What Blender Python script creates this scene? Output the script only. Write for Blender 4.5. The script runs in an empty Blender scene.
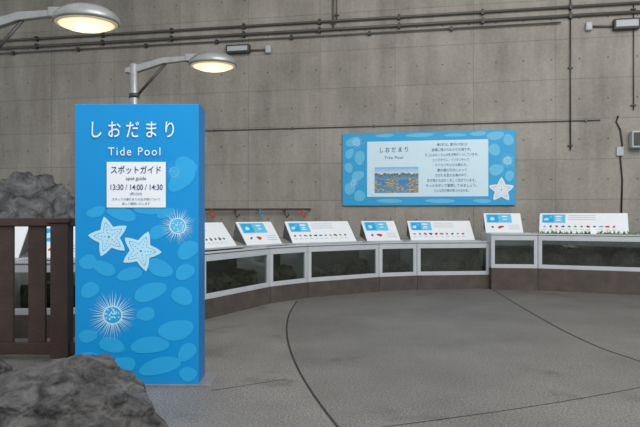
import bpy, bmesh, math, random
from mathutils import Vector, Matrix, Euler, noise
random.seed(7)
sc = bpy.context.scene
sc.view_settings.view_transform = 'Standard'
sc.view_settings.look = 'None'

def lin(c):
    c = c/255.0
    return c/12.92 if c <= 0.04045 else ((c+0.055)/1.055)**2.4
def rgb(r, g, b): return (lin(r), lin(g), lin(b), 1.0)

# ------------------------------------------------------------ materials
def pm(name, col, rough=0.6, metal=0.0, var=0.08, scale=6.0, bump=0.0, bscale=40.0, emit=0.0, spec=0.5):
    m = bpy.data.materials.new(name); m.use_nodes = True
    nt = m.node_tree; b = nt.nodes['Principled BSDF']
    c = rgb(*col)
    tc = nt.nodes.new('ShaderNodeTexCoord')
    n = nt.nodes.new('ShaderNodeTexNoise'); n.inputs['Scale'].default_value = scale; n.inputs['Detail'].default_value = 6
    nt.links.new(tc.outputs['Object'], n.inputs['Vector'])
    r = nt.nodes.new('ShaderNodeValToRGB')
    r.color_ramp.elements[0].position = 0.3; r.color_ramp.elements[1].position = 0.7
    r.color_ramp.elements[0].color = tuple(x*(1-var) for x in c[:3])+(1,)
    r.color_ramp.elements[1].color = tuple(min(1, x*(1+var)) for x in c[:3])+(1,)
    nt.links.new(n.outputs['Fac'], r.inputs['Fac'])
    nt.links.new(r.outputs['Color'], b.inputs['Base Color'])
    b.inputs['Roughness'].default_value = rough
    b.inputs['Metallic'].default_value = metal
    b.inputs['Specular IOR Level'].default_value = spec
    if bump:
        n2 = nt.nodes.new('ShaderNodeTexNoise'); n2.inputs['Scale'].default_value = bscale; n2.inputs['Detail'].default_value = 8
        nt.links.new(tc.outputs['Object'], n2.inputs['Vector'])
        bp = nt.nodes.new('ShaderNodeBump'); bp.inputs['Strength'].default_value = bump; bp.inputs['Distance'].default_value = 0.02
        nt.links.new(n2.outputs['Fac'], bp.inputs['Height']); nt.links.new(bp.outputs['Normal'], b.inputs['Normal'])
    if emit:
        b.inputs['Emission Color'].default_value = c; b.inputs['Emission Strength'].default_value = emit
    return m

M = {}
M['blue'] = pm('sign_blue', (8, 140, 206), 0.45, var=0.02, scale=1.5, spec=0.3)
M['blue_side_shade'] = pm('sign_side_shaded_blue', (12, 104, 164), 0.45, var=0.02)  # sign blue with the shade of the side face put into the colour
M['leaf'] = pm('print_leaf_blue', (40, 160, 217), 0.45, var=0.03, spec=0.3)
M['leaf2'] = pm('print_leaf_pale', (88, 182, 226), 0.45, var=0.03, spec=0.3)
M['pale'] = pm('print_pale', (180, 222, 240), 0.45, var=0.02, spec=0.3)
M['white'] = pm('print_white', (226, 233, 238), 0.5, var=0.01, spec=0.3)
M['navy'] = pm('print_navy', (24, 64, 120), 0.5, var=0.02)
M['wblue'] = pm('panel_blue', (50, 162, 214), 0.45, var=0.02, spec=0.3)
M['wleaf'] = pm('panel_leaf', (100, 188, 226), 0.45, var=0.02, spec=0.3)
M['wpale'] = pm('panel_pale', (205, 230, 240), 0.45, var=0.01, spec=0.3)
M['frame'] = pm('tank_frame_paint', (178, 182, 187), 0.45, var=0.05, scale=5, spec=0.4)
M['tankin'] = pm('tank_lining', (52, 56, 50), 0.7, var=0.4, scale=8)
M['curb'] = pm('curb_stone', (74, 66, 62), 0.75, var=0.25, scale=5, bump=0.3)
M['board'] = pm('board_white', (224, 228, 232), 0.45, var=0.02, spec=0.3)
M['edge'] = pm('board_edge_grey', (90, 92, 96), 0.5)
M['ink'] = pm('print_grey_ink', (140, 150, 160), 0.5)
M['wood'] = pm('fence_wood', (66, 50, 44), 0.65, var=0.25, scale=4, bump=0.25, bscale=30)
M['steel'] = pm('galvanised_steel', (150, 152, 152), 0.4, 0.5, var=0.1, scale=10)
M['dsteel'] = pm('dark_steel', (62, 62, 62), 0.5, 0.3, var=0.1)
M['rail'] = pm('rail_dark', (70, 52, 48), 0.5, 0.0, var=0.1)
M['conduit'] = pm('conduit_grey', (88, 85, 81), 0.5, 0.2, var=0.1)
M['lens'] = pm('lamp_lens', (255, 238, 200), 0.4, var=0.02, emit=0.75)
M['lensring'] = pm('lamp_lens_edge', (200, 185, 150), 0.4, var=0.02, emit=0.2)
M['red'] = pm('print_red', (196, 60, 48), 0.5, var=0.1)
M['brown'] = pm('print_brown', (96, 84, 72), 0.5, var=0.3)
M['plant'] = pm('seaweed_green', (84, 116, 52), 0.6, var=0.4, scale=10)
M['black'] = pm('black_plastic', (24, 24, 25), 0.5)
M['sea'] = pm('print_sea', (64, 142, 190), 0.5, var=0.25, scale=20)
M['green'] = pm('print_green', (72, 104, 74), 0.5, var=0.3, scale=20)
M['seam'] = pm('floor_joint', (44, 43, 42), 0.8)

def coast_mat():
    """printed photograph of a rocky shore: sky, headland with town, blue sea, rock shelves"""
    m = bpy.data.materials.new('print_coast_picture'); m.use_nodes = True
    nt = m.node_tree; N = nt.nodes; L = nt.links; b = N['Principled BSDF']; b.inputs['Roughness'].default_value = .5
    tc = N.new('ShaderNodeTexCoord'); sx = N.new('ShaderNodeSeparateXYZ'); L.new(tc.outputs['UV'], sx.inputs[0])
    def nz(sx_, sy_, scale, det=6):
        mp = N.new('ShaderNodeMapping'); mp.inputs['Scale'].default_value = (sx_, sy_, 1); L.new(tc.outputs['UV'], mp.inputs['Vector'])
        n = N.new('ShaderNodeTexNoise'); n.inputs['Scale'].default_value = scale; n.inputs['Detail'].default_value = det; L.new(mp.outputs[0], n.inputs['Vector']); return n.outputs['Fac']
    def ramp(f, stops):
        r = N.new('ShaderNodeValToRGB'); e = r.color_ramp.elements
        e[0].position = stops[0][0]; e[0].color = stops[0][1]; e[1].position = stops[-1][0]; e[1].color = stops[-1][1]
        for p_, c_ in stops[1:-1]:
            q = e.new(p_); q.color = c_
        L.new(f, r.inputs['Fac']); return r.outputs['Color']
    def mixc(f, a, b_):
        n = N.new('ShaderNodeMix'); n.data_type = 'RGBA'; L.new(f, n.inputs['Factor']); L.new(a, n.inputs['A']); L.new(b_, n.inputs['B']); return n.outputs['Result']
    y = sx.outputs['Y']
    W = (1, 1, 1, 1); K = (0, 0, 0, 1)
    base = ramp(y, [(0.0, rgb(70, 150, 190)), (0.45, rgb(40, 130, 190)), (0.68, rgb(70, 150, 205)), (0.70, rgb(205, 225, 238)), (1.0, rgb(120, 180, 226))])
    rocks = ramp(nz(1.2, 2.6, 3.2, 8), [(0.46, K), (0.52, W)])
    low = ramp(y, [(0.5, W), (0.62, K)])
    mm = N.new('ShaderNodeMix'); mm.data_type = 'RGBA'; mm.blend_type = 'MULTIPLY'; mm.inputs['Factor'].default_value = 1; L.new(rocks, mm.inputs['A']); L.new(low, mm.inputs['B'])
    rc = ramp(nz(3, 6, 6, 8), [(0.35, rgb(70, 66, 50)), (0.5, rgb(150, 132, 96)), (0.65, rgb(222, 208, 176))])
    c1 = mixc(mm.outputs['Result'], base, rc)
    ad = N.new('ShaderNodeMath'); ad.operation = 'MULTIPLY_ADD'; L.new(nz(5, .01, 2, 5), ad.inputs[0]); ad.inputs[1].default_value = .35; L.new(y, ad.inputs[2])
    band = ramp(ad.outputs[0], [(0.80, K), (0.815, W), (0.92, W), (0.93, K)])
    tc_ = ramp(nz(8, 10, 5, 5), [(0.4, rgb(48, 78, 58)), (0.55, rgb(96, 120, 96)), (0.68, rgb(216, 214, 204))])
    c2 = mixc(band, c1, tc_)
    L.new(c2, b.inputs['Base Color'])
    return m
M['coast'] = coast_mat()

def rock_mat(name, dark, light, sc_=6):
    m = bpy.data.materials.new(name); m.use_nodes = True
    nt = m.node_tree; b = nt.nodes['Principled BSDF']
    tc = nt.nodes.new('ShaderNodeTexCoord')
    n = nt.nodes.new('ShaderNodeTexNoise'); n.inputs['Scale'].default_value = sc_; n.inputs['Detail'].default_value = 12; n.inputs['Roughness'].default_value = 0.7; n.inputs['Distortion'].default_value = 0.8
    nt.links.new(tc.outputs['Object'], n.inputs['Vector'])
    r = nt.nodes.new('ShaderNodeValToRGB')
    r.color_ramp.elements[0].position = 0.38; r.color_ramp.elements[1].position = 0.68
    r.color_ramp.elements[0].color = rgb(*dark); r.color_ramp.elements[1].color = rgb(*light)
    nt.links.new(n.outputs['Fac'], r.inputs['Fac']); nt.links.new(r.outputs['Color'], b.inputs['Base Color'])
    b.inputs['Roughness'].default_value = 0.5
    bp = nt.nodes.new('ShaderNodeBump'); bp.inputs['Strength'].default_value = 1.0; bp.inputs['Distance'].default_value = 0.05
    n2 = nt.nodes.new('ShaderNodeTexNoise'); n2.inputs['Scale'].default_value = sc_*2.0; n2.inputs['Detail'].default_value = 12; n2.inputs['Roughness'].default_value = 0.7
    nt.links.new(tc.outputs['Object'], n2.inputs['Vector'])
    nt.links.new(n2.outputs['Fac'], bp.inputs['Height']); nt.links.new(bp.outputs['Normal'], b.inputs['Normal'])
    return m
M['rock'] = rock_mat('rock_dark', (40, 39, 40), (116, 114, 112))
M['rock2'] = rock_mat('rock_grey', (60, 60, 62), (140, 140, 142), 3)
M['rock3'] = rock_mat('tank_rock', (36, 36, 30), (116, 112, 94), 7)

def glass_mat():
    m = bpy.data.materials.new('tank_glass'); m.use_nodes = True
    nt = m.node_tree; nt.nodes.remove(nt.nodes['Principled BSDF'])
    out = nt.nodes['Material Output']
    t = nt.nodes.new('ShaderNodeBsdfTransparent'); t.inputs['Color'].default_value = (0.66, 0.70, 0.66, 1)
    g = nt.nodes.new('ShaderNodeBsdfGlossy'); g.inputs['Roughness'].default_value = 0.03; g.inputs['Color'].default_value = (0.8, 0.8, 0.8, 1)
    n = nt.nodes.new('ShaderNodeTexNoise'); n.inputs['Scale'].default_value = 2
    mr = nt.nodes.new('ShaderNodeMapRange'); mr.inputs['To Min'].default_value = 0.05; mr.inputs['To Max'].default_value = 0.12
    mx = nt.nodes.new('ShaderNodeMixShader')
    nt.links.new(n.outputs['Fac'], mr.inputs['Value']); nt.links.new(mr.outputs['Result'], mx.inputs['Fac'])
    nt.links.new(t.outputs[0], mx.inputs[1]); nt.links.new(g.outputs[0], mx.inputs[2]); nt.links.new(mx.outputs[0], out.inputs[0])
    return m
M['glass'] = glass_mat()

def concrete_mat():
    m = bpy.data.materials.new('board_formed_concrete'); m.use_nodes = True
    nt = m.node_tree; N = nt.nodes; L = nt.links; b = N['Principled BSDF']
    tc = N.new('ShaderNodeTexCoord')
    def nz(scale, det, vec, rough=0.6):
        n = N.new('ShaderNodeTexNoise'); n.inputs['Scale'].default_value = scale; n.inputs['Detail'].default_value = det; n.inputs['Roughness'].default_value = rough
        L.new(vec, n.inputs['Vector']); return n.outputs['Fac']
    mp = N.new('ShaderNodeMapping'); mp.inputs['Scale'].default_value = (1.0, 0.15, 1.0)
    L.new(tc.outputs['Object'], mp.inputs['Vector'])
    big = nz(0.45, 5, tc.outputs['Object']); streak = nz(1.8, 8, mp.outputs['Vector'], 0.7); fine = nz(14, 8, tc.outputs['Object'])
    def math_(op, a, b_=None):
        n = N.new('ShaderNodeMath'); n.operation = op
        for i, v in enumerate((a, b_)):
            if v is None: continue
            if isinstance(v, (int, float)): n.inputs[i].default_value = v
            else: L.new(v, n.inputs[i])
        return n.outputs[0]
    s = math_('ADD', math_('MULTIPLY', big, 0.4), math_('ADD', math_('MULTIPLY', streak, 0.42), math_('MULTIPLY', fine, 0.18)))
    r = N.new('ShaderNodeValToRGB'); e = r.color_ramp.elements
    e[0].position = 0.36; e[0].color = rgb(122, 118, 111); e[1].position = 0.64; e[1].color = rgb(174, 169, 160)
    L.new(s, r.inputs['Fac'])
    br = N.new('ShaderNodeTexBrick'); br.offset = 0.0
    br.inputs['Color1'].default_value = (1, 1, 1, 1); br.inputs['Color2'].default_value = (0.86, 0.86, 0.86, 1); br.inputs['Mortar'].default_value = (0.55, 0.55, 0.55, 1)
    br.inputs['Scale'].default_value = 1.0; br.inputs['Brick Width'].default_value = 1.8; br.inputs['Row Height'].default_value = 0.9
    br.inputs['Mortar Size'].default_value = 0.012; br.inputs['Mortar Smooth'].default_value = 0.5
    L.new(tc.outputs['Object'], br.inputs['Vector'])
    mx = N.new('ShaderNodeMix'); mx.data_type = 'RGBA'; mx.blend_type = 'MULTIPLY'; mx.inputs['Factor'].default_value = 0.65
    L.new(r.outputs['Color'], mx.inputs['A']); L.new(br.outputs['Color'], mx.inputs['B'])
    sx = N.new('ShaderNodeSeparateXYZ'); L.new(tc.outputs['Object'], sx.inputs[0])
    fx = math_('SUBTRACT', math_('FRACT', math_('DIVIDE', math_('ADD', sx.outputs['X'], 100), 0.6)), 0.5)
    fy = math_('SUBTRACT', math_('FRACT', math_('DIVIDE', sx.outputs['Y'], 0.9)), 0.5)
    fx = math_('MULTIPLY', fx, 0.6); fy = math_('MULTIPLY', fy, 0.9)
    d = math_('SQRT', math_('ADD', math_('MULTIPLY', fx, fx), math_('MULTIPLY', fy, fy)))
    hole = math_('MULTIPLY', math_('LESS_THAN', d, 0.018), 0.8)
    mx2 = N.new('ShaderNodeMix'); mx2.data_type = 'RGBA'
    L.new(hole, mx2.inputs['Factor']); L.new(mx.outputs['Result'], mx2.inputs['A']); mx2.inputs['B'].default_value = rgb(70, 66, 62)
    L.new(mx2.outputs['Result'], b.inputs['Base Color'])
    b.inputs['Roughness'].default_value = 0.8; b.inputs['Specular IOR Level'].default_value = 0.25
    bp = N.new('ShaderNodeBump'); bp.inputs['Strength'].default_value = 0.25; bp.inputs['Distance'].default_value = 0.02
    L.new(s, bp.inputs['Height']); L.new(bp.outputs['Normal'], b.inputs['Normal'])
    return m
M['concrete'] = concrete_mat()

def floor_mat():
    m = bpy.data.materials.new('paved_floor'); m.use_nodes = True
    nt = m.node_tree; N = nt.nodes; L = nt.links; b = N['Principled BSDF']
    tc = N.new('ShaderNodeTexCoord')
    n1 = N.new('ShaderNodeTexNoise'); n1.inputs['Scale'].default_value = 60; n1.inputs['Detail'].default_value = 6; n1.inputs['Roughness'].default_value = 0.7
    n2 = N.new('ShaderNodeTexNoise'); n2.inputs['Scale'].default_value = 0.7; n2.inputs['Detail'].default_value = 9; n2.inputs['Roughness'].default_value = 0.65
    n3 = N.new('ShaderNodeTexNoise'); n3.inputs['Scale'].default_value = 1.3; n3.inputs['Detail'].default_value = 10; n3.inputs['Roughness'].default_value = 0.68
    for n in (n1, n2, n3): L.new(tc.outputs['Object'], n.inputs['Vector'])
    r1 = N.new('ShaderNodeValToRGB'); r1.color_ramp.elements[0].position = 0.36; r1.color_ramp.elements[1].position = 0.66
    r1.color_ramp.elements[0].color = rgb(80, 78, 76); r1.color_ramp.elements[1].color = rgb(152, 149, 145)
    L.new(n1.outputs['Fac'], r1.inputs['Fac'])
    r2 = N.new('ShaderNodeValToRGB'); r2.color_ramp.elements[0].position = 0.38; r2.color_ramp.elements[1].position = 0.62
    r2.color_ramp.elements[0].color = (0.76, 0.76, 0.76, 1); r2.color_ramp.elements[1].color = (1, 1, 1, 1)
    L.new(n2.outputs['Fac'], r2.inputs['Fac'])
    mx = N.new('ShaderNodeMix'); mx.data_type = 'RGBA'; mx.blend_type = 'MULTIPLY'; mx.inputs['Factor'].default_value = 1
    L.new(r1.outputs['Color'], mx.inputs['A']); L.new(r2.outputs['Color'], mx.inputs['B'])
    # separately cast slab inside the long curved joint is a shade darker
    vd = N.new('ShaderNodeVectorMath'); vd.operation = 'DISTANCE'; vd.inputs[1].default_value = (17.55, 8.6, 0)
    sx = N.new('ShaderNodeSeparateXYZ'); cb = N.new('ShaderNodeCombineXYZ'); L.new(tc.outputs['Object'], sx.inputs[0]); L.new(sx.outputs['X'], cb.inputs['X']); L.new(sx.outputs['Y'], cb.inputs['Y'])
    L.new(cb.outputs[0], vd.inputs[0])
    lt = N.new('ShaderNodeMath'); lt.operation = 'LESS_THAN'; L.new(vd.outputs['Value'], lt.inputs[0]); lt.inputs[1].default_value = 18.0
    mz = N.new('ShaderNodeMix'); mz.data_type = 'RGBA'; L.new(lt.outputs[0], mz.inputs['Factor']); mz.inputs['A'].default_value = (1, 1, 1, 1); mz.inputs['B'].default_value = (.84, .84, .84, 1)
    mq = N.new('ShaderNodeMix'); mq.data_type = 'RGBA'; mq.blend_type = 'MULTIPLY'; mq.inputs['Factor'].default_value = 1
    L.new(mx.outputs['Result'], mq.inputs['A']); L.new(mz.outputs['Result'], mq.inputs['B'])
    r3 = N.new('ShaderNodeValToRGB'); r3.color_ramp.elements[0].position = 0.57; r3.color_ramp.elements[1].position = 0.66
    r3.color_ramp.elements[0].color = (0, 0, 0, 1); r3.color_ramp.elements[1].color = (0.42, 0.42, 0.42, 1)
    L.new(n3.outputs['Fac'], r3.inputs['Fac'])
    mx2 = N.new('ShaderNodeMix'); mx2.data_type = 'RGBA'
    L.new(r3.outputs['Color'], mx2.inputs['Factor']); L.new(mq.outputs['Result'], mx2.inputs['A']); mx2.inputs['B'].default_value = rgb(58, 56, 54)
    L.new(mx2.outputs['Result'], b.inputs['Base Color'])
    mr = N.new('ShaderNodeMapRange'); mr.inputs['To Min'].default_value = 0.6; mr.inputs['To Max'].default_value = 0.4
    L.new(r3.outputs['Color'], mr.inputs['Value']); L.new(mr.outputs['Result'], b.inputs['Roughness'])
    bp = N.new('ShaderNodeBump'); bp.inputs['Strength'].default_value = 0.35; bp.inputs['Distance'].default_value = 0.006
    L.new(n1.outputs['Fac'], bp.inputs['Height']); L.new(bp.outputs['Normal'], b.inputs['Normal'])
    return m
M['floor'] = floor_mat()

# ------------------------------------------------------------ geometry helpers
def link(o, parent=None):
    sc.collection.objects.link(o)
    if parent is not None: o.parent = parent
    return o
def mesh_obj(name, verts, faces, mat, parent=None, mtx=None, smooth=False, bevel=0):
    me = bpy.data.meshes.new(name); me.from_pydata([tuple(v) for v in verts], [], faces)
    bm = bmesh.new(); bm.from_mesh(me); bmesh.ops.recalc_face_normals(bm, faces=bm.faces)
    bm.to_mesh(me); bm.free()
    me.materials.append(mat)
    if smooth:
        for p in me.polygons: p.use_smooth = True
    o = bpy.data.objects.new(name, me); link(o, parent)
    if mtx is not None: o.matrix_world = mtx
    if bevel:
        b = o.modifiers.new('bevel', 'BEVEL'); b.width = bevel; b.segments = 2; b.limit_method = 'ANGLE'
    return o
BF = [(0, 1, 2, 3), (4, 5, 6, 7), (0, 1, 5, 4), (1, 2, 6, 5), (2, 3, 7, 6), (3, 0, 4, 7)]
def lbox(name, x0, x1, y0, y1, z0, z1, mat, parent=None, mtx=None, bevel=0):
    v = [(x0, y0, z0), (x1, y0, z0), (x1, y1, z0), (x0, y1, z0), (x0, y0, z1), (x1, y0, z1), (x1, y1, z1), (x0, y1, z1)]
    return mesh_obj(name, v, BF, mat, parent, mtx, bevel=bevel)
def prism(q, z0, z1):
    return [(p[0], p[1], z0) for p in q] + [(p[0], p[1], z1) for p in q]
def multi(name, boxes, mat, parent=None, mtx=None, bevel=0):
    V = []; F = []
    for v in boxes:
        o = len(V); V += v; F += [tuple(i+o for i in f) for f in BF]
    return mesh_obj(name, V, F, mat, parent, mtx, bevel=bevel)
def bx(x0, x1, y0, y1, z0, z1):
    return [(x0, y0, z0), (x1, y0, z0), (x1, y1, z0), (x0, y1, z0), (x0, y0, z1), (x1, y0, z1), (x1, y1, z1), (x0, y1, z1)]
def empty(name, mtx=None):
    o = bpy.data.objects.new(name, None); o.empty_display_size = 0.1; link(o)
    if mtx is not None: o.matrix_world = mtx
    return o
def tube(name, pts, r, mat, parent=None, mtx=None, smooth=True, n=10):
    V = []; F = []
    pts = [Vector(p) for p in pts]
    for i, p in enumerate(pts):
        d = (pts[min(i+1, len(pts)-1)] - pts[max(i-1, 0)]).normalized()
        up = Vector((0, 0, 1)) if abs(d.z) < 0.9 else Vector((1, 0, 0))
        a = d.cross(up).normalized(); b = d.cross(a).normalized()
        for k in range(n):
            t = 2*math.pi*k/n; V.append(p + a*math.cos(t)*r + b*math.sin(t)*r)
    for i in range(len(pts)-1):
        for k in range(n):
            F.append((i*n+k, i*n+(k+1) % n, (i+1)*n+(k+1) % n, (i+1)*n+k))
    F.append(tuple(range(n))); F.append(tuple(range((len(pts)-1)*n, len(pts)*n)))
    return mesh_obj(name, V, F, mat, parent, mtx, smooth=smooth)
def lathe(name, prof, mat, parent=None, loc=(0, 0, 0), n=40, sx=1, sy=1):
    V = []; F = []
    for r, z in prof:
        for k in range(n):
            t = 2*math.pi*k/n; V.append((loc[0]+r*math.cos(t)*sx, loc[1]+r*math.sin(t)*sy, loc[2]+z))
    for i in range(len(prof)-1):
        for k in range(n):
            F.append((i*n+k, i*n+(k+1) % n, (i+1)*n+(k+1) % n, (i+1)*n+k))
    F.append(tuple(range(n))); F.append(tuple(range((len(prof)-1)*n, len(prof)*n)))
    return mesh_obj(name, V, F, mat, parent, smooth=True)

class Print:
    """flat printed artwork on a board's local XY plane (z toward the viewer)"""
    def __init__(s): s.d = {}; s.z = 0.002
    def poly(s, pts, mat):
        V, F = s.d.setdefault(mat, ([], []))
        o = len(V); V += [(p[0], p[1], s.z) for p in pts]; F.append(tuple(range(o, o+len(pts)))); s.z += 0.00002
    def rect(s, x0, y0, x1, y1, mat): s.poly([(x0, y0), (x1, y0), (x1, y1), (x0, y1)], mat)
    def blob(s, cx, cy, rx, ry, rot, mat, w=0.08, n=28):
        ph = random.random()*6
        P = []
        for k in range(n):
            t = 2*math.pi*k/n; q = 1+w*math.sin(2*t+ph)+w*0.6*math.sin(3*t+ph*2)
            x = rx*q*math.cos(t); y = ry*q*math.sin(t)
            P.append((cx+x*math.cos(rot)-y*math.sin(rot), cy+x*math.sin(rot)+y*math.cos(rot)))
        s.poly(P, mat)
    def star(s, cx, cy, r, rot, mat, inner=0.5):
        P = []
        for k in range(60):
            t = 2*math.pi*k/60
            a = abs(((t*5/(2*math.pi)) % 1) - 0.5)*2   # 1 at arm, 0 between
            q = inner + (1-inner)*(a**1.5)
            P.append((cx+r*q*math.cos(t+rot), cy+r*q*math.sin(t+rot)))
        s.poly(P, mat)
    def seastar(s, cx, cy, r, rot, fill, line):
        s.star(cx, cy, r, rot, fill, .53); s.star(cx, cy, r*0.74, rot, line, 0.46); s.star(cx, cy, r*0.69, rot, fill, 0.46)
        for k in range(5):
            t = rot+2*math.pi*k/5
            for j in (0.2, 0.34, 0.48):
                s.blob(cx+r*j*math.cos(t), cy+r*j*math.sin(t), r*0.03, r*0.03, 0, line, 0, 8)
        s.blob(cx, cy, r*0.06, r*0.06, 0, line, 0, 10)
    def urchin(s, cx, cy, r, core, mat, n=40, rc=0.38):
        for k in range(n):
            t = 2*math.pi*k/n+random.uniform(-.05, .05); l = r*random.uniform(0.78, 1.0); w = r*0.022
            dx, dy = math.cos(t), math.sin(t)
            s.poly([(cx+dx*r*0.1-dy*w, cy+dy*r*0.1+dx*w), (cx+dx*r*0.1+dy*w, cy+dy*r*0.1-dx*w), (cx+dx*l, cy+dy*l)], mat)
        s.blob(cx, cy, r*rc, r*rc, 0, mat, 0.02); s.blob(cx, cy, r*rc*0.86, r*rc*0.86, 0, core, 0.02)
        for k in range(26):
            t = random.random()*6.28; q = r*rc*0.75*math.sqrt(random.random())
            s.blob(cx+q*math.cos(t), cy+q*math.sin(t), r*0.03, r*0.03, 0, mat, 0, 8)
    def done(s, name, parent, clip=None):
        for mat, (V, F) in s.d.items():
            if clip:
                x0, x1, y0, y1 = clip
                V = [(min(max(v[0], x0), x1), min(max(v[1], y0), y1), v[2]) for v in V]
            me = bpy.data.meshes.new(name); me.from_pydata(V, [], F); me.materials.append(M[mat])
            o = bpy.data.objects.new(name+'_'+mat, me); link(o, parent)

def text(body, x, y, w, h, mat, parent, z=0.012, bold=0.0, spacing=1.0):
    cu = bpy.data.curves.new('lettering', 'FONT'); cu.body = body; cu.align_x = 'CENTER'; cu.align_y = 'CENTER'; cu.size = 1.0
    cu.offset = bold; cu.extrude = 0; cu.space_character = spacing
    cu.materials.append(M[mat])
    o = bpy.data.objects.new('lettering', cu); link(o)
    bpy.context.view_layer.update()
    dx, dy = max(o.dimensions.x, 1e-4), max(o.dimensions.y, 1e-4)
    sx = w/dx; sy = h/dy if h else sx
    o.parent = parent; o.location = (x, y, z); o.scale = (sx, sy, 1)
    return o

# ------------------------------------------------------------ layout numbers
H = 1.45; F_ = 600.0; HY = 215.0
A = math.radians(10.56); TA = math.tan(A); W0 = 14.5
def wl(x, y):               # measured photo position -> wall coordinates (along, height)
    t = (x-320)/F_; Y = W0/(1+TA*t); X = t*Y
    return X/math.cos(A), H+(HY-y)/F_*Y
MW = Matrix.Translation((0, W0, 0)) @ Euler((math.pi/2, 0, -A)).to_matrix().to_4x4()

# ------------------------------------------------------------ room shell
lbox('wall_back', -14, 12, 0, 8.2, -0.3, 0, M['concrete'], mtx=MW)
flo = lbox('floor', -14, 14, -6, 19, -0.2, 0, M['floor'])
lbox('unseen_ceiling', -14, 14, 9.5, 18.5, 8.3, 8.5, M['concrete'])  # unseen roof overhead, put in to darken the top of the wall
def seam(pts, w=0.018):
    P = []
    n = len(pts)
    for i in range(n-1):
        p0 = Vector(pts[max(i-1, 0)]); p1 = Vector(pts[i]); p2 = Vector(pts[i+1]); p3 = Vector(pts[min(i+2, n-1)])
        for k in range(12):
            t = k/12
            P.append(0.5*((2*p1)+(p2-p0)*t+(2*p0-5*p1+4*p2-p3)*t*t+(-p0+3*p1-3*p2+p3)*t**3))
    P.append(Vector(pts[-1]))
    V = []; Fc = []
    for i, p in enumerate(P):
        d = (P[min(i+1, len(P)-1)]-P[max(i-1, 0)]).normalized(); nn = Vector((-d.y, d.x))*w/2
        V += [(p.x+nn.x, p.y+nn.y, 0.002), (p.x-nn.x, p.y-nn.y, 0.002)]
        if i: Fc.append((2*i-2, 2*i-1, 2*i+1, 2*i))
    mesh_obj('expansion_joint', V, Fc, M['seam'], flo)
seam([(17.55-math.sqrt(324-(y-8.6)**2), y) for y in (10.1, 9, 8, 7, 6, 5, 4, 3, 2)], 0.022)
seam([(3.35, 11.6), (3.1, 8.45), (3.05, 6.8), (3.18, 5.9), (3.6, 4.0)], 0.024)
seam([(-.9, 4.95), (-.3, 5.3)], 0.010)
seam([(.15, 4.0), (1.5, 4.5), (2.7, 5.05), (3.4, 5.5)], 0.010)

# ------------------------------------------------------------ tanks
CC = Vector((3.2, 6.8)); R0 = 5.05
def onarc(x, R=R0):
    t = (x-320)/F_; a = 1+t*t; b = -2*(CC.x*t+CC.y); c = CC.length_squared-R*R
    Y = (-b+math.sqrt(b*b-4*a*c))/(2*a); return Vector((t*Y, Y))
def rad(p): return (p-CC).normalized()
def make_rock(name, loc, rs, mat, sub=3, amp=0.3, fr=1.6, seed=0, parent=None, flat=True):
    bm = bmesh.new(); bmesh.ops.create_icosphere(bm, subdivisions=sub, radius=1)
    sv = Vector((seed*3.1, seed*1.7, seed*2.3))
    for v in bm.verts:
        p = v.co.copy(); n = noise.fractal(p*fr+sv, 0.9, 2.1, 6)
        rg = 1-abs(noise.noise(p*fr*1.7+sv))*2
        k = 1+amp*n+amp*0.35*rg
        if sub >= 5:
            q_ = p.z*7+p.x*2.5+1.5*noise.noise(p*2.2+sv)
            k += 0.05*abs(math.sin(q_)) + 0.07*abs(noise.noise(p*5+sv)) + 0.02*noise.noise(p*17+sv)
        q = p*k
        v.co = Vector((q.x*rs[0], q.y*rs[1], q.z*rs[2]))
    me = bpy.data.meshes.new(name); bm.to_mesh(me); bm.free(); me.materials.append(mat)
    for p_ in me.polygons: p_.use_smooth = not flat
    o = bpy.data.objects.new(name, me); link(o, parent); o.location = loc
    return o

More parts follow.
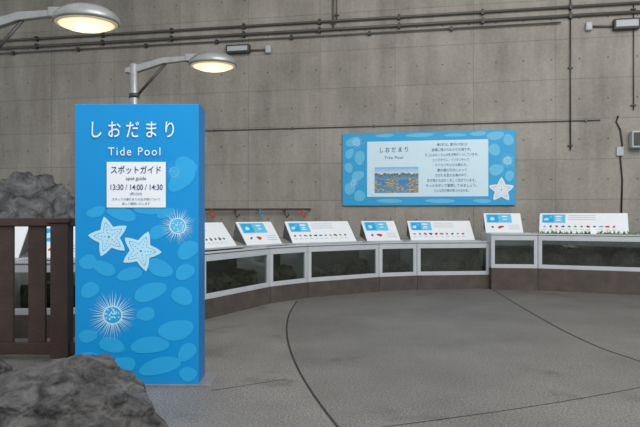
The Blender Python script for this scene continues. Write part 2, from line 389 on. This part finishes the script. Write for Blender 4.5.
def tank(Ap, Bp, rA, rB, zb, zt, board=None, kind='wide', lip=0.0, plants=False, depth=0.8, rocks=3):
    root = empty('tide_pool_tank', Matrix.Translation(((Ap.x+Bp.x)/2, (Ap.y+Bp.y)/2, 0)))
    off = Vector((root.location.x, root.location.y))
    Lw = (Bp-Ap).length
    def P(s, d):
        q = Ap.lerp(Bp, s)+rA.lerp(rB, s)*d-off; return (q.x, q.y)
    def quad(s0, s1, d0, d1): return [P(s0, d0), P(s1, d0), P(s1, d1), P(s0, d1)]
    g = 0.004/Lw
    multi('plinth', [prism(quad(g, 1-g, -0.02, depth), 0, zb)], M['curb'], root)
    e = 0.075/Lw; tt = 0.13; bt = 0.075
    fr = [prism(quad(g, 1-g, 0, 0.07), zb, zb+bt), prism(quad(g, 1-g, 0, 0.07), zt-tt, zt),
          prism(quad(g, e, 0.0, 0.07), zb+bt, zt-tt), prism(quad(1-e, 1-g, 0.0, 0.07), zb+bt, zt-tt),
          prism(quad(g, 0.035/Lw, 0.07, depth), zb, zt), prism(quad(1-0.035/Lw, 1-g, 0.07, depth), zb, zt),
          prism(quad(0.035/Lw, 1-0.035/Lw, depth-0.04, depth), zb, zt),
          prism(quad(0.035/Lw, 1-0.035/Lw, depth-0.22, depth-0.04), zt-0.03, zt)]
    multi('frame', fr, M['frame'], root, bevel=0.006)
    multi('trim_line', [prism(quad(g, 1-g, -0.006, 0), zt-0.035, zt-0.022)], M['edge'], root)
    multi('lining', [prism(quad(0.04/Lw, 1-0.04/Lw, 0.08, depth-0.05), zb+0.001, zb+0.03),
                     prism(quad(0.04/Lw, 1-0.04/Lw, depth-0.075, depth-0.045), zb+0.03, zt-0.035)], M['tankin'], root)
    multi('glass_pane', [prism(quad(e*0.9, 1-e*0.9, 0.03, 0.04), zb+bt-.005, zt-tt+.005)], M['glass'], root)
    for i in range(rocks):
        s = (i+0.6)/(rocks+0.2); x, y = P(s, 0.36)
        r = min(0.22, 0.8*Lw/rocks/2)
        make_rock('tank_rock_%d' % (i+1), (x, y, zb+0.12), (r, 0.18, random.uniform(.12, .26)), M['rock3'], 3, .35, 1.7, random.randint(0, 99), root)
    if plants:
        V = []; Fc = []
        for i in range(260):
            s = random.uniform(.06, .94); x, y = P(s, random.uniform(.12, .55)); z = zt-0.18
            a = random.random()*6.28; l = random.uniform(.15, .26); w = .02
            o = len(V); lx, ly = math.cos(a)*.08, math.sin(a)*.08
            V += [(x-w, y, z), (x+w, y, z), (x+lx+w, y+ly, z+l*.7), (x+lx*1.6, y+ly*1.6, z+l), (x+lx-w, y+ly, z+l*.7)]
            Fc.append((o, o+1, o+2, o+3, o+4))
        mesh_obj('seaweed', V, Fc, M['plant'], root)
        make_rock('reef_rock', P(.5, .36)+(zt-.25,), (Lw*.35, .2, .14), M['rock3'], 3, .3, 2, 5, root)
    if board:
        s0, s1 = board
        b0 = Vector(P(s0, depth-0.20))+off; b1 = Vector(P(s1, depth-0.20))+off
        ex = Vector((b1.x-b0.x, b1.y-b0.y, 0)); w = ex.length; ex.normalize()
        outw = Vector((-ex.y, ex.x, 0))
        lean = math.radians(38)
        ey = outw*math.sin(lean)+Vector((0, 0, 1))*math.cos(lean)
        ez = ex.cross(ey).normalized()
        mt = Matrix(((ex.x, ey.x, ez.x, b0.x), (ex.y, ey.y, ez.y, b0.y), (ex.z, ey.z, ez.z, zt+0.004), (0, 0, 0, 1)))
        hh = 0.50
        bd = lbox('information_board', 0, w, 0, hh, -0.022, 0, M['board'], mtx=mt, bevel=0.004)
        mesh_obj('side_gussets', [(0.01, 0, -.022), (0.01, hh, -.022), (0.01, hh*math.sin(math.pi/2-lean)**2, -.022-hh*math.cos(lean)*math.sin(lean)),
                                  (w-0.01, 0, -.022), (w-0.01, hh, -.022), (w-0.01, hh*math.sin(math.pi/2-lean)**2, -.022-hh*math.cos(lean)*math.sin(lean))],
                 [(0, 1, 2), (3, 4, 5), (1, 2, 5, 4), (0,2,5,3)], M['edge'], bd)
        p = Print()
        if kind == 'wide':
            p.rect(.05, hh*.50, .05+.44, hh*.93, 'wleaf'); p.rect(.07, hh*.53, .27, hh*.90, 'leaf')
            p.blob(.13, hh*.68, .045, .035, .3, 'pale'); p.blob(.21, hh*.80, .035, .025, .8, 'leaf2')
            p.blob(.36, hh*.82, .07, .016, 0, 'white', .02); p.blob(.36, hh*.70, .05, .01, 0, 'white', .02); p.blob(.36, hh*.62, .06, .01, 0, 'white', .02)
            for i in range(3): p.rect(.54, hh*(.86-.10*i), min(w*.72, .54+.5), hh*(.875-.10*i), 'ink')
            k = int((w-.15)/.115)
            for i in range(k):
                cx = .1+i*.115; m_ = random.choice(['brown', 'red', 'navy', 'brown', 'green', 'sea'])
                p.blob(cx, hh*.32, random.uniform(.022, .038), random.uniform(.014, .028), random.uniform(-.4, .4), m_, .15)
                p.rect(cx-.035, hh*.17, cx+.035, hh*.185, 'ink')
        else:
            p.rect(w*.06, hh*.50, w*.74, hh*.94, 'wleaf'); p.rect(w*.09, hh*.53, w*.38, hh*.91, 'leaf')
            p.blob(w*.22, hh*.7, .05, .04, .4, 'pale'); p.blob(w*.56, hh*.82, .06, .014, 0, 'white', .02); p.blob(w*.56, hh*.68, .05, .01, 0, 'white', .02)
            p.blob(w*.42, hh*.28, .055, .035, .2, 'red', .2); p.blob(w*.42, hh*.28, .02, .016, .2, 'brown', .2)
            p.blob(w*.20, hh*.28, .03, .022, .5, 'brown', .2)
            for i in range(3): p.rect(w*.64, hh*(.36-.09*i), w*.92, hh*(.375-.09*i), 'ink')
        p.done('print', bd)
    return root

ZB, ZT = 0.27, 0.93
S0 = Vector((-1.80, 7.45)); xs = [203, 270, 308, 379, 417, 490]
pts = [S0]+[onarc(x) for x in xs]
kinds = ['narrow', 'wide', 'narrow', 'wide', 'narrow', 'wide']
for i in range(6):
    a, b = pts[i], pts[i+1]
    tank(a, b, rad(a), rad(b), ZB, ZT, (0.08, 0.90), kinds[i], rocks=3 if kinds[i] == 'wide' else 2)
R1 = 4.86; xr = [491, 538, 648]
pr = [onarc(x, R1) for x in xr]
ang = math.atan2(pr[-1].y-CC.y, pr[-1].x-CC.x)
for dl in (0.19, 0.33):
    ang -= dl; pr.append(CC+Vector((math.cos(ang), math.sin(ang)))*R1)
for i in range(4):
    a, b = pr[i], pr[i+1]
    tank(a, b, rad(a), rad(b), 0.42, 1.09, (0.05, 0.82 if i % 2 else .8), 'wide' if i % 2 else 'narrow', plants=(i >= 1), rocks=3 if i % 2 else 2)
LP = [Vector((-6.2, 6.95)), Vector((-5.0, 7.0)), Vector((-3.75, 7.05)), Vector((-3.05, 7.1)), S0]
LR = [Vector((0, 1)), Vector((0, 1)), Vector((0, 1)), Vector((0, 1)), rad(S0)]
for i, k in enumerate(['wide', 'wide', 'narrow', 'wide']):
    tank(LP[i], LP[i+1], LR[i], LR[i+1], ZB, ZT-0.03, (0.1, 0.92) if i < 3 else (0.15, 0.75), k)
pc = onarc(592, 5.0)
card = lbox('label_card', -.05, .05, 0, .12, -.004, .004, M['board'], mtx=Matrix.Translation((pc.x-.02, pc.y-.10, 1.092)) @ Euler((math.radians(75), 0, 0)).to_matrix().to_4x4())

# ------------------------------------------------------------ blue sign pillar
SY = 5.118; S = SY/F_
MS = Matrix.Translation(((75-320)*S, SY, 0)) @ Euler((math.pi/2, 0, 0)).to_matrix().to_4x4()
SW = (198.5-75)*S; SH = H+(HY-104)*S
sign = lbox('guide_sign_pillar', 0, SW, 0.012, SH, -0.27, 0, M['blue'], mtx=MS, bevel=0.004)
lbox('side_shade_skin', SW, SW+0.003, 0.012, SH, -0.266, -0.004, M['blue_side_shade'], sign)  # thin skin that carries the painted shade of the side
lbox('base_plate', -0.06, SW+0.11, 0, 0.012, -0.36, 0.04, M['steel'], sign, bevel=0.003)
def sp(x, y): return (x-75)*S, H+(HY-y)*S
p = Print()
def B(x, y, rx, ry, rot, mat, w=.08):
    X, Y = sp(x, y); p.blob(X, Y, rx*S, ry*S, rot, mat, w)
for a in [(182, 178, 16, 10, .9, 'leaf'), (186, 165, 11, 8, -.5, 'leaf'), (166, 213, 9, 5, .3, 'leaf'), (150, 208, 15, 7, .1, 'leaf'), (122, 214, 14, 7, -.2, 'leaf'),
          (96, 212, 10, 5, .2, 'leaf'), (188, 250, 11, 9, .6, 'leaf'), (158, 232, 9, 7, .4, 'leaf'), (88, 262, 9, 7, 0, 'leaf'), (104, 268, 12, 7, -.3, 'leaf'),
          (130, 274, 14, 6, .2, 'leaf'), (160, 268, 14, 8, -.3, 'leaf'), (185, 272, 11, 7, .5, 'leaf'), (90, 290, 9, 8, .6, 'leaf'),
          (150, 292, 16, 9, .3, 'leaf'), (182, 296, 12, 8, -.4, 'leaf'), (146, 314, 9, 7, .4, 'leaf'), (176, 330, 18, 10, .3, 'leaf'),
          (88, 336, 10, 6, .3, 'leaf'), (112, 345, 14, 7, -.2, 'leaf'), (150, 345, 18, 9, .1, 'leaf'), (187, 352, 10, 8, .9, 'leaf'),
          (90, 360, 12, 8, -.4, 'leaf'), (120, 366, 16, 9, .3, 'leaf'), (160, 366, 20, 9, .25, 'leaf'), (188, 374, 9, 7, .3, 'leaf')]:
    B(*a)
X, Y = sp(174, 172); p.urchin(X, Y, 13*S, 'leaf', 'leaf2', 26)
X, Y = sp(109, 237); p.seastar(X, Y, 21*S, .55, 'pale', 'leaf')
X, Y = sp(141, 251); p.seastar(X, Y, 21*S, 1.2, 'pale', 'leaf')
X, Y = sp(178, 226); p.urchin(X, Y, 20*S, 'leaf2', 'pale', 60, .42)
X, Y = sp(113, 315); p.urchin(X, Y, 27*S, 'leaf', 'pale', 52, .36)
x0, y0 = sp(107, 207.5); x1, y1 = sp(166, 162); p.rect(x0, y0, x1, y1, 'white')
p.done('print', sign, clip=(0.004, SW-.004, 0.02, SH-.004))
def T(body, x, y, w, h, mat, bold=0, spacing=1.0):
    X, Y = sp(x, y); return text(body, X, Y, w*S, h*S if h else None, mat, sign, bold=bold, spacing=spacing)
T('し お だ ま り', 133, 131, 82, 16, 'white', 0.004)
T('Tide Pool', 135, 152, 52, 8, 'white', 0.0, 1.25)
T('スポットガイド', 136.5, 170.5, 50, 8, 'navy', 0.006)
T('spot guide', 136.5, 178.5, 20, None, 'navy', 0)
T('13:30 / 14:00 / 14:30', 136.5, 187.5, 52, 5.5, 'navy', 0.004)
T('(約15分)', 136.5, 194, 12, None, 'navy')
T('スタッフが潮だまりの生き物について', 136.5, 199.5, 48, None, 'navy')
T('楽しく解説いたします', 136.5, 203.8, 28, None, 'navy')

# ------------------------------------------------------------ wall information panel
u0, z0 = wl(343, 206); u1, z1 = wl(515, 130.5)
z1 = (wl(343, 133.5)[1]+z1)/2; z0 = (z0+wl(515, 205)[1])/2
panel = lbox('tide_pool_wall_panel', u0, u1, z0, z1, 0.002, 0.07, M['wblue'], mtx=MW, bevel=0.006)
art = empty('print_layer', None); art.parent = panel; art.location = (0, 0, 0.07)
p = Print()
def wrect(xa, ya, xb, yb, mat):
    a = wl(xa, yb); b = wl(xb, ya); p.rect(a[0], a[1], b[0], b[1], mat)
def wb(x, y, rx, ry, rot, mat, w=.08):
    u, z = wl(x, y); k = W0/F_; p.blob(u, z, rx*k, ry*k, rot, mat, w)
for a in [(353, 142, 7, 4, .3), (350, 154, 5, 4, .9), (360, 158, 5, 7, .2), (349, 168, 4, 5, 0), (358, 176, 6, 5, .3),
          (350, 189, 5, 6, .4), (360, 196, 6, 5, .1), (495, 136, 8, 4, .2), (508, 140, 5, 5, .7), (494, 150, 5, 6, .1),
          (496, 170, 7, 5, .4), (509, 176, 4, 5, .1), (420, 135.5, 14, 1.8, 0), (455, 135.5, 10, 1.6, 0), (390, 201, 12, 2, 0), (440, 201, 14, 2, 0), (478, 134, 8, 2, 0), (482, 201, 8, 2, 0), (385, 136, 9, 1.6, 0)]:
    wb(*a, 'wleaf')
k = W0/F_
u, z = wl(357, 143); p.urchin(u, z, 8*k, 'wleaf', 'pale', 26)
u, z = wl(507, 161); p.urchin(u, z, 9*k, 'wleaf', 'pale', 30)
u, z = wl(354, 183); p.urchin(u, z, 7*k, 'wleaf', 'pale', 22)
wrect(367.5, 139.5, 488, 197, 'wpale')
u, z = wl(501, 190); p.seastar(u, z, 12*k, .3, 'white', 'leaf')
p.done('print', art, clip=(u0+.01, u1-.01, z0+.01, z1-.01))
a = wl(375, 193); b = wl(418.5, 167)
pic = mesh_obj('coast_picture', [(a[0], a[1], .012), (b[0], a[1], .012), (b[0], b[1], .012), (a[0], b[1], .012)], [(0, 1, 2, 3)], M['coast'], art)
uv = pic.data.uv_layers.new(name='UVMap')
for lp in pic.data.loops:
    c = pic.data.vertices[lp.vertex_index].co
    uv.data[lp.index].uv = ((c.x-a[0])/(b[0]-a[0]), (c.y-a[1])/(b[1]-a[1]))
def TW(body, x, y, w, h, mat, bold=0, spacing=1.0):
    u, z = wl(x, y); return text(body, u, z, w*k, h*k if h else None, mat, art, z=.012, bold=bold, spacing=spacing)
TW('し お だ ま り', 394, 150.5, 27, 5, 'navy', .004)
TW('Tide Pool', 394, 158, 18, None, 'navy', 0, 1.2)
lines = [('潮だまりは、潮が引いたあとの', 26), ('岩場に残された小さな海です。', 34), ('そこにはたくさんの生き物がくらしています。', 46), ('ヒトデやウニ、イソギンチャク、', 32), ('ヤドカリや小さな魚たち。', 28),
         ('潮の満ち引きによって', 26), ('すがたを変える海の中で、', 28), ('生き物たちはたくましく生きています。', 42), ('そっとのぞいて観察してみましょう。', 44), ('どんな生き物が見つかるかな。', 30)]
for i, (l, w) in enumerate(lines):
    TW(l, 452, 145+i*5.1, w*1.08, 3.0, 'navy', 0)

# ------------------------------------------------------------ wall services
def wobj(name): return empty(name, MW)
for nm, zz, r, ua, ub in (('wall_conduit', 5.90, .035, -14, 12), ('wall_conduit', 6.10, .03, -14, 12), ('wall_conduit', 5.76, .018, -9, 5.5)):
    o = wobj(nm)
    tube('pipe', [(ua, zz, .07), (ub, zz, .07)], r, M['conduit'], o)
    multi('clamps', [bx(u-.03, u+.03, zz-r-.03, zz+r+.03, 0.001, .07+r+.006) for u in [ua+.7+i*1.9 for i in range(int((ub-ua)/1.9))]], M['dsteel'], o)
def vpipe(x, yt, yb, r, mat='conduit'):
    o = wobj('wall_conduit'); u, zt = wl(x, yt); _, zb = wl(x, yb)
    tube('pipe', [(u, zt, .04), (u, zb, .04)], r, M[mat], o)
    n = max(2, int((zt-zb)/1.2))
    multi('clamps', [bx(u-.05, u+.05, zb+.1+(zt-zb-.2)*i/(n-1)-.015, zb+.1+(zt-zb-.2)*i/(n-1)+.015, 0.001, .04+r+.004) for i in range(n)], M['dsteel'], o)
vpipe(333.5, -14, 28, .022); vpipe(337, -14, 20, .014)
vpipe(570, -14, 150, .016, 'dsteel'); vpipe(633, 5, 110, .012, 'dsteel')
o = wobj('wall_conduit'); ua, za = wl(203, 131); ub, _ = wl(600, 126)
tube('pipe', [(ua, za, .03), (ub, za, .03)], .012, M['conduit'], o)
multi('clamps', [bx(u-.02, u+.02, za-.03, za+.03, 0.001, .045) for u in (ua+.3, ua+2.3, ua+4.3, ua+6.3, ub-.3)], M['conduit'], o)
def emlight(xa, xb, ya, yb, xl, yl, yarm):
    a = wl(xa, yb); b = wl(xb, ya); cx_, cz_ = (a[0]+b[0])/2, (a[1]+b[1])/2
    o = empty('emergency_light', MW @ Matrix.Translation((cx_, cz_, .003)))
    w_, h_ = (b[0]-a[0])/2, (b[1]-a[1])/2
    lbox('housing', -w_, w_, -h_, h_, .015, .16, M['dsteel'], o, bevel=.015)
    lbox('backplate', -w_*.6, w_*.6, -h_*.6, h_*.6, 0, .015, M['dsteel'], o)
    lbox('diffuser', -w_+.04, w_-.04, -h_+.05, h_-.04, .16, .175, M['frame'], o, bevel=.004)
    c = wl(xl, yl); c = (c[0]-cx_, c[1]-cz_)
    tube('arm', [(0, -.03, .05), (c[0], c[1], .05)], .02, M['conduit'], o)
    lbox('sensor', c[0]-.07, c[0]+.07, c[1]-.1, c[1]+.09, 0.002, .12, M['frame'], o, bevel=.03)
emlight(228, 251, 45.5, 55, 269, 50, 50)
emlight(612, 638, 19.5, 31.5, 588, 27, 27)
o = wobj('wall_speaker'); a = wl(628, 149); b = wl(641, 132)
lbox('cabinet', a[0], b[0], a[1], b[1], .05, .28, M['frame'], o, bevel=.02); lbox('grille', a[0]+.03, b[0]-.03, a[1]+.04, b[1]-.04, .28, .29, M['dsteel'], o)
lbox('bracket', a[0]+.1, b[0]-.1, a[1]+.1, b[1]-.1, 0.001, .05, M['dsteel'], o)
o = wobj('wall_cable'); pp = []
for x, y in ((618, 116), (616, 122), (620, 130), (622, 145), (620, 158), (622, 180), (621, 214)):
    u, z = wl(x, y); pp.append((u, z, .02))
tube('cable', pp, .018, M['black'], o)
lbox('junction_box', *(wl(616, 0)[0], wl(623, 0)[0]), wl(620, 156)[1], wl(620, 147)[1], 0.001, .06, M['frame'], o, bevel=.01)
# low pipe rail on wall with hooks
o = wobj('wall_pipe_rail')
ua, _ = wl(203, 209); ub, _ = wl(312, 209); zr = wl(260, 209.5)[1]
tube('rail', [(ua-1.5, zr, .2), (ub, zr, .2)], .026, M['rail'], o)
us = [ua+.25+i*.62 for i in range(4)]
multi('brackets', [bx(u-.015, u+.015, zr-.015, zr+.015, 0.001, .2) for u in us+[ua-.9, ub-.04]], M['dsteel'], o)
for i, u in enumerate(us+[ub-.25]):
    tube('hose_hook_%d' % i, [(u+.06, zr, .22), (u+.06, zr-.10, .26), (u+.11, zr-.20, .26), (u+.17, zr-.12, .26)], .022, M['sea' if i == 2 else 'red'] if i % 2 == 0 else M['rail'], o)

# ------------------------------------------------------------ lamps
def lamp(px_, py_, z):
    root = empty('area_lamp_post', Matrix.Translation((px_, py_, 0)))
    lathe('pole', [(.0, 0), (.062, 0), (.062, z+.02), (.05, z+.035), (0, z+.035)], M['steel'], root, n=24)
    lathe('foot', [(.0, 0), (.13, 0), (.13, .02), (.075, .03), (.07, .12), (0, .12)], M['steel'], root, n=24)
    L = 1.15
    V = [(-.13, -.04, z-.10), (-.13, .04, z-.10), (-.13, .04, z-.04), (-.13, -.04, z-.04),
         (.0, -.045, z-.11), (.0, .045, z-.11), (.0, .045, z-.0), (.0, -.045, z-.0),
         (.42, -.04, z+.03), (.42, .04, z+.03), (.42, .04, z+.12), (.42, -.04, z+.12),
         (L-.25, -.04, z+.09), (L-.25, .04, z+.09), (L-.25, .04, z+.15), (L-.25, -.04, z+.15)]
    Fc = [(0, 1, 2, 3), (12, 13, 14, 15)]
    for i in range(3):
        for k_ in range(4): Fc.append((i*4+k_, i*4+(k_+1) % 4, i*4+4+(k_+1) % 4, i*4+4+k_))
    mesh_obj('arm', V, Fc, M['steel'], root, bevel=.008)
    tube('brace', [(.05, 0, z-.42), (.46, 0, z+.04)], .02, M['dsteel'], root)
    tube('brace_collar', [(0, 0, z-.46), (0, 0, z-.40)], .075, M['dsteel'], root, n=20)
    c = (L, 0, z+.02)
    lathe('head_shell', [(.0, .17), (.12, .168), (.22, .145), (.30, .10), (.345, .05), (.355, .01), (.345, -.012), (.31, -.015)], M['steel'], root, c, sy=.85)
    lathe('lens', [(.305, -.012), (.28, -.04), (.20, -.07), (.10, -.085), (.0, -.088)], M['lens'], root, c, sy=.85)
    lathe('lens_rim', [(.325, .0), (.33, -.02), (.31, -.03), (.285, -.028), (.285, -.01)], M['lensring'], root, c, sy=.85)
    lbox('knuckle', L-.40, L-.22, -.06, .06, z+.06, z+.17, M['steel'], root, bevel=.015)
    ld = bpy.data.lights.new('bulb', 'POINT'); ld.energy = 5; ld.color = (1, .85, .6); ld.shadow_soft_size = .15
    lo = bpy.data.objects.new('bulb', ld); link(lo, root); lo.location = (L, 0, z-.25)
    return root
lamp(-3.68, 6.5, 3.52); lamp(-2.71, 8.75, 3.62)

# ------------------------------------------------------------ wooden fence
FY = 6.0; fs = FY/F_
def fx(x): return (x-320)*fs
root = empty('wooden_fence', Matrix.Translation((-3.0, FY, 0)))
def fb(xa, xb, za, zb, ya=-.03, yb=.03): return bx(fx(xa)+3.0, fx(xb)+3.0, ya, yb, za, zb)
multi('rails', [fb(-180, 52, 1.34, 1.42, -.05, .05), fb(-180, 130, .06, .18), fb(70, 130, 1.34, 1.42, -.05, .05)], M['wood'], root, bevel=.008)
multi('slats', [fb(x, x+17, .18, 1.34, -.022, .022) for x in (-170, -138, -106, -70, -37, -3, 29, 80, 106)], M['wood'], root, bevel=.006)
multi('posts', [fb(x, x+18, 0, 1.37, -.07, .07) for x in (53, 130, -198)]+[fb(x-2, x+20, 1.37, 1.42, -.09, .09) for x in (53, 130, -198)], M['wood'], root, bevel=.01)

# ------------------------------------------------------------ rocks
def big_rock(name, loc, rs, seed, mat, sub=6, amp=.3, fn=None):
    o = make_rock(name, loc, rs, mat, sub, amp, 1.15, seed, None, False)
    if fn:
        for v in o.data.vertices: v.co = fn(v.co)
    return o
def shp(c):
    c = Vector(c); c.z *= 1+0.32*max(-1, min(1, c.x/.6)); c.z = max(c.z, -.05)
    return c
big_rock('foreground_rock', (-1.91, 4.1, 0.04), (.66, .48, .345), 3, M['rock'], 7, .20, shp)
big_rock('boulder', (-3.08, 5.2, 0.06), (.34, .32, .17), 8, M['rock'], 5, .25)
for i, (x, y, z, r) in enumerate([(-6.2, 12.6, .9, (.95, .7, 1.2)), (-5.35, 12.4, .7, (.6, .6, 1.15)), (-7.4, 12.8, .9, (.9, .7, 1.1)), (-4.6, 12.6, .5, (.5, .5, .8)), (-5.9, 12.0, .5, (.8, .5, .9))]):
    big_rock('rock_formation', (x, y, z), r, 20+i, M['rock2'], 5, .3)

# ------------------------------------------------------------ light
w = bpy.data.worlds.new('world'); sc.world = w; w.use_nodes = True
bg = w.node_tree.nodes['Background']; bg.inputs['Color'].default_value = (.92, .96, 1, 1); bg.inputs['Strength'].default_value = 0.80
def area(name, loc, tgt, size, en, col=(1, 1, 1)):
    ld = bpy.data.lights.new(name, 'AREA'); ld.shape = 'RECTANGLE'; ld.size = size[0]; ld.size_y = size[1]; ld.energy = en; ld.color = col
    o = bpy.data.objects.new(name, ld); link(o); o.location = loc
    o.rotation_euler = (Vector(tgt)-Vector(loc)).to_track_quat('-Z', 'Y').to_euler()
area('daylight_opening', (4.0, 0.5, 8), (2.5, 14, 2.0), (9, 6), 1150, (1, .985, .96))

cam = bpy.data.cameras.new('camera'); co = bpy.data.objects.new('camera', cam); link(co)
co.location = (0, 0, H); co.rotation_euler = (math.pi/2, 0, 0)
cam.sensor_width = 36; cam.lens = F_/640*36; cam.shift_y = 1.5/640
sc.camera = co
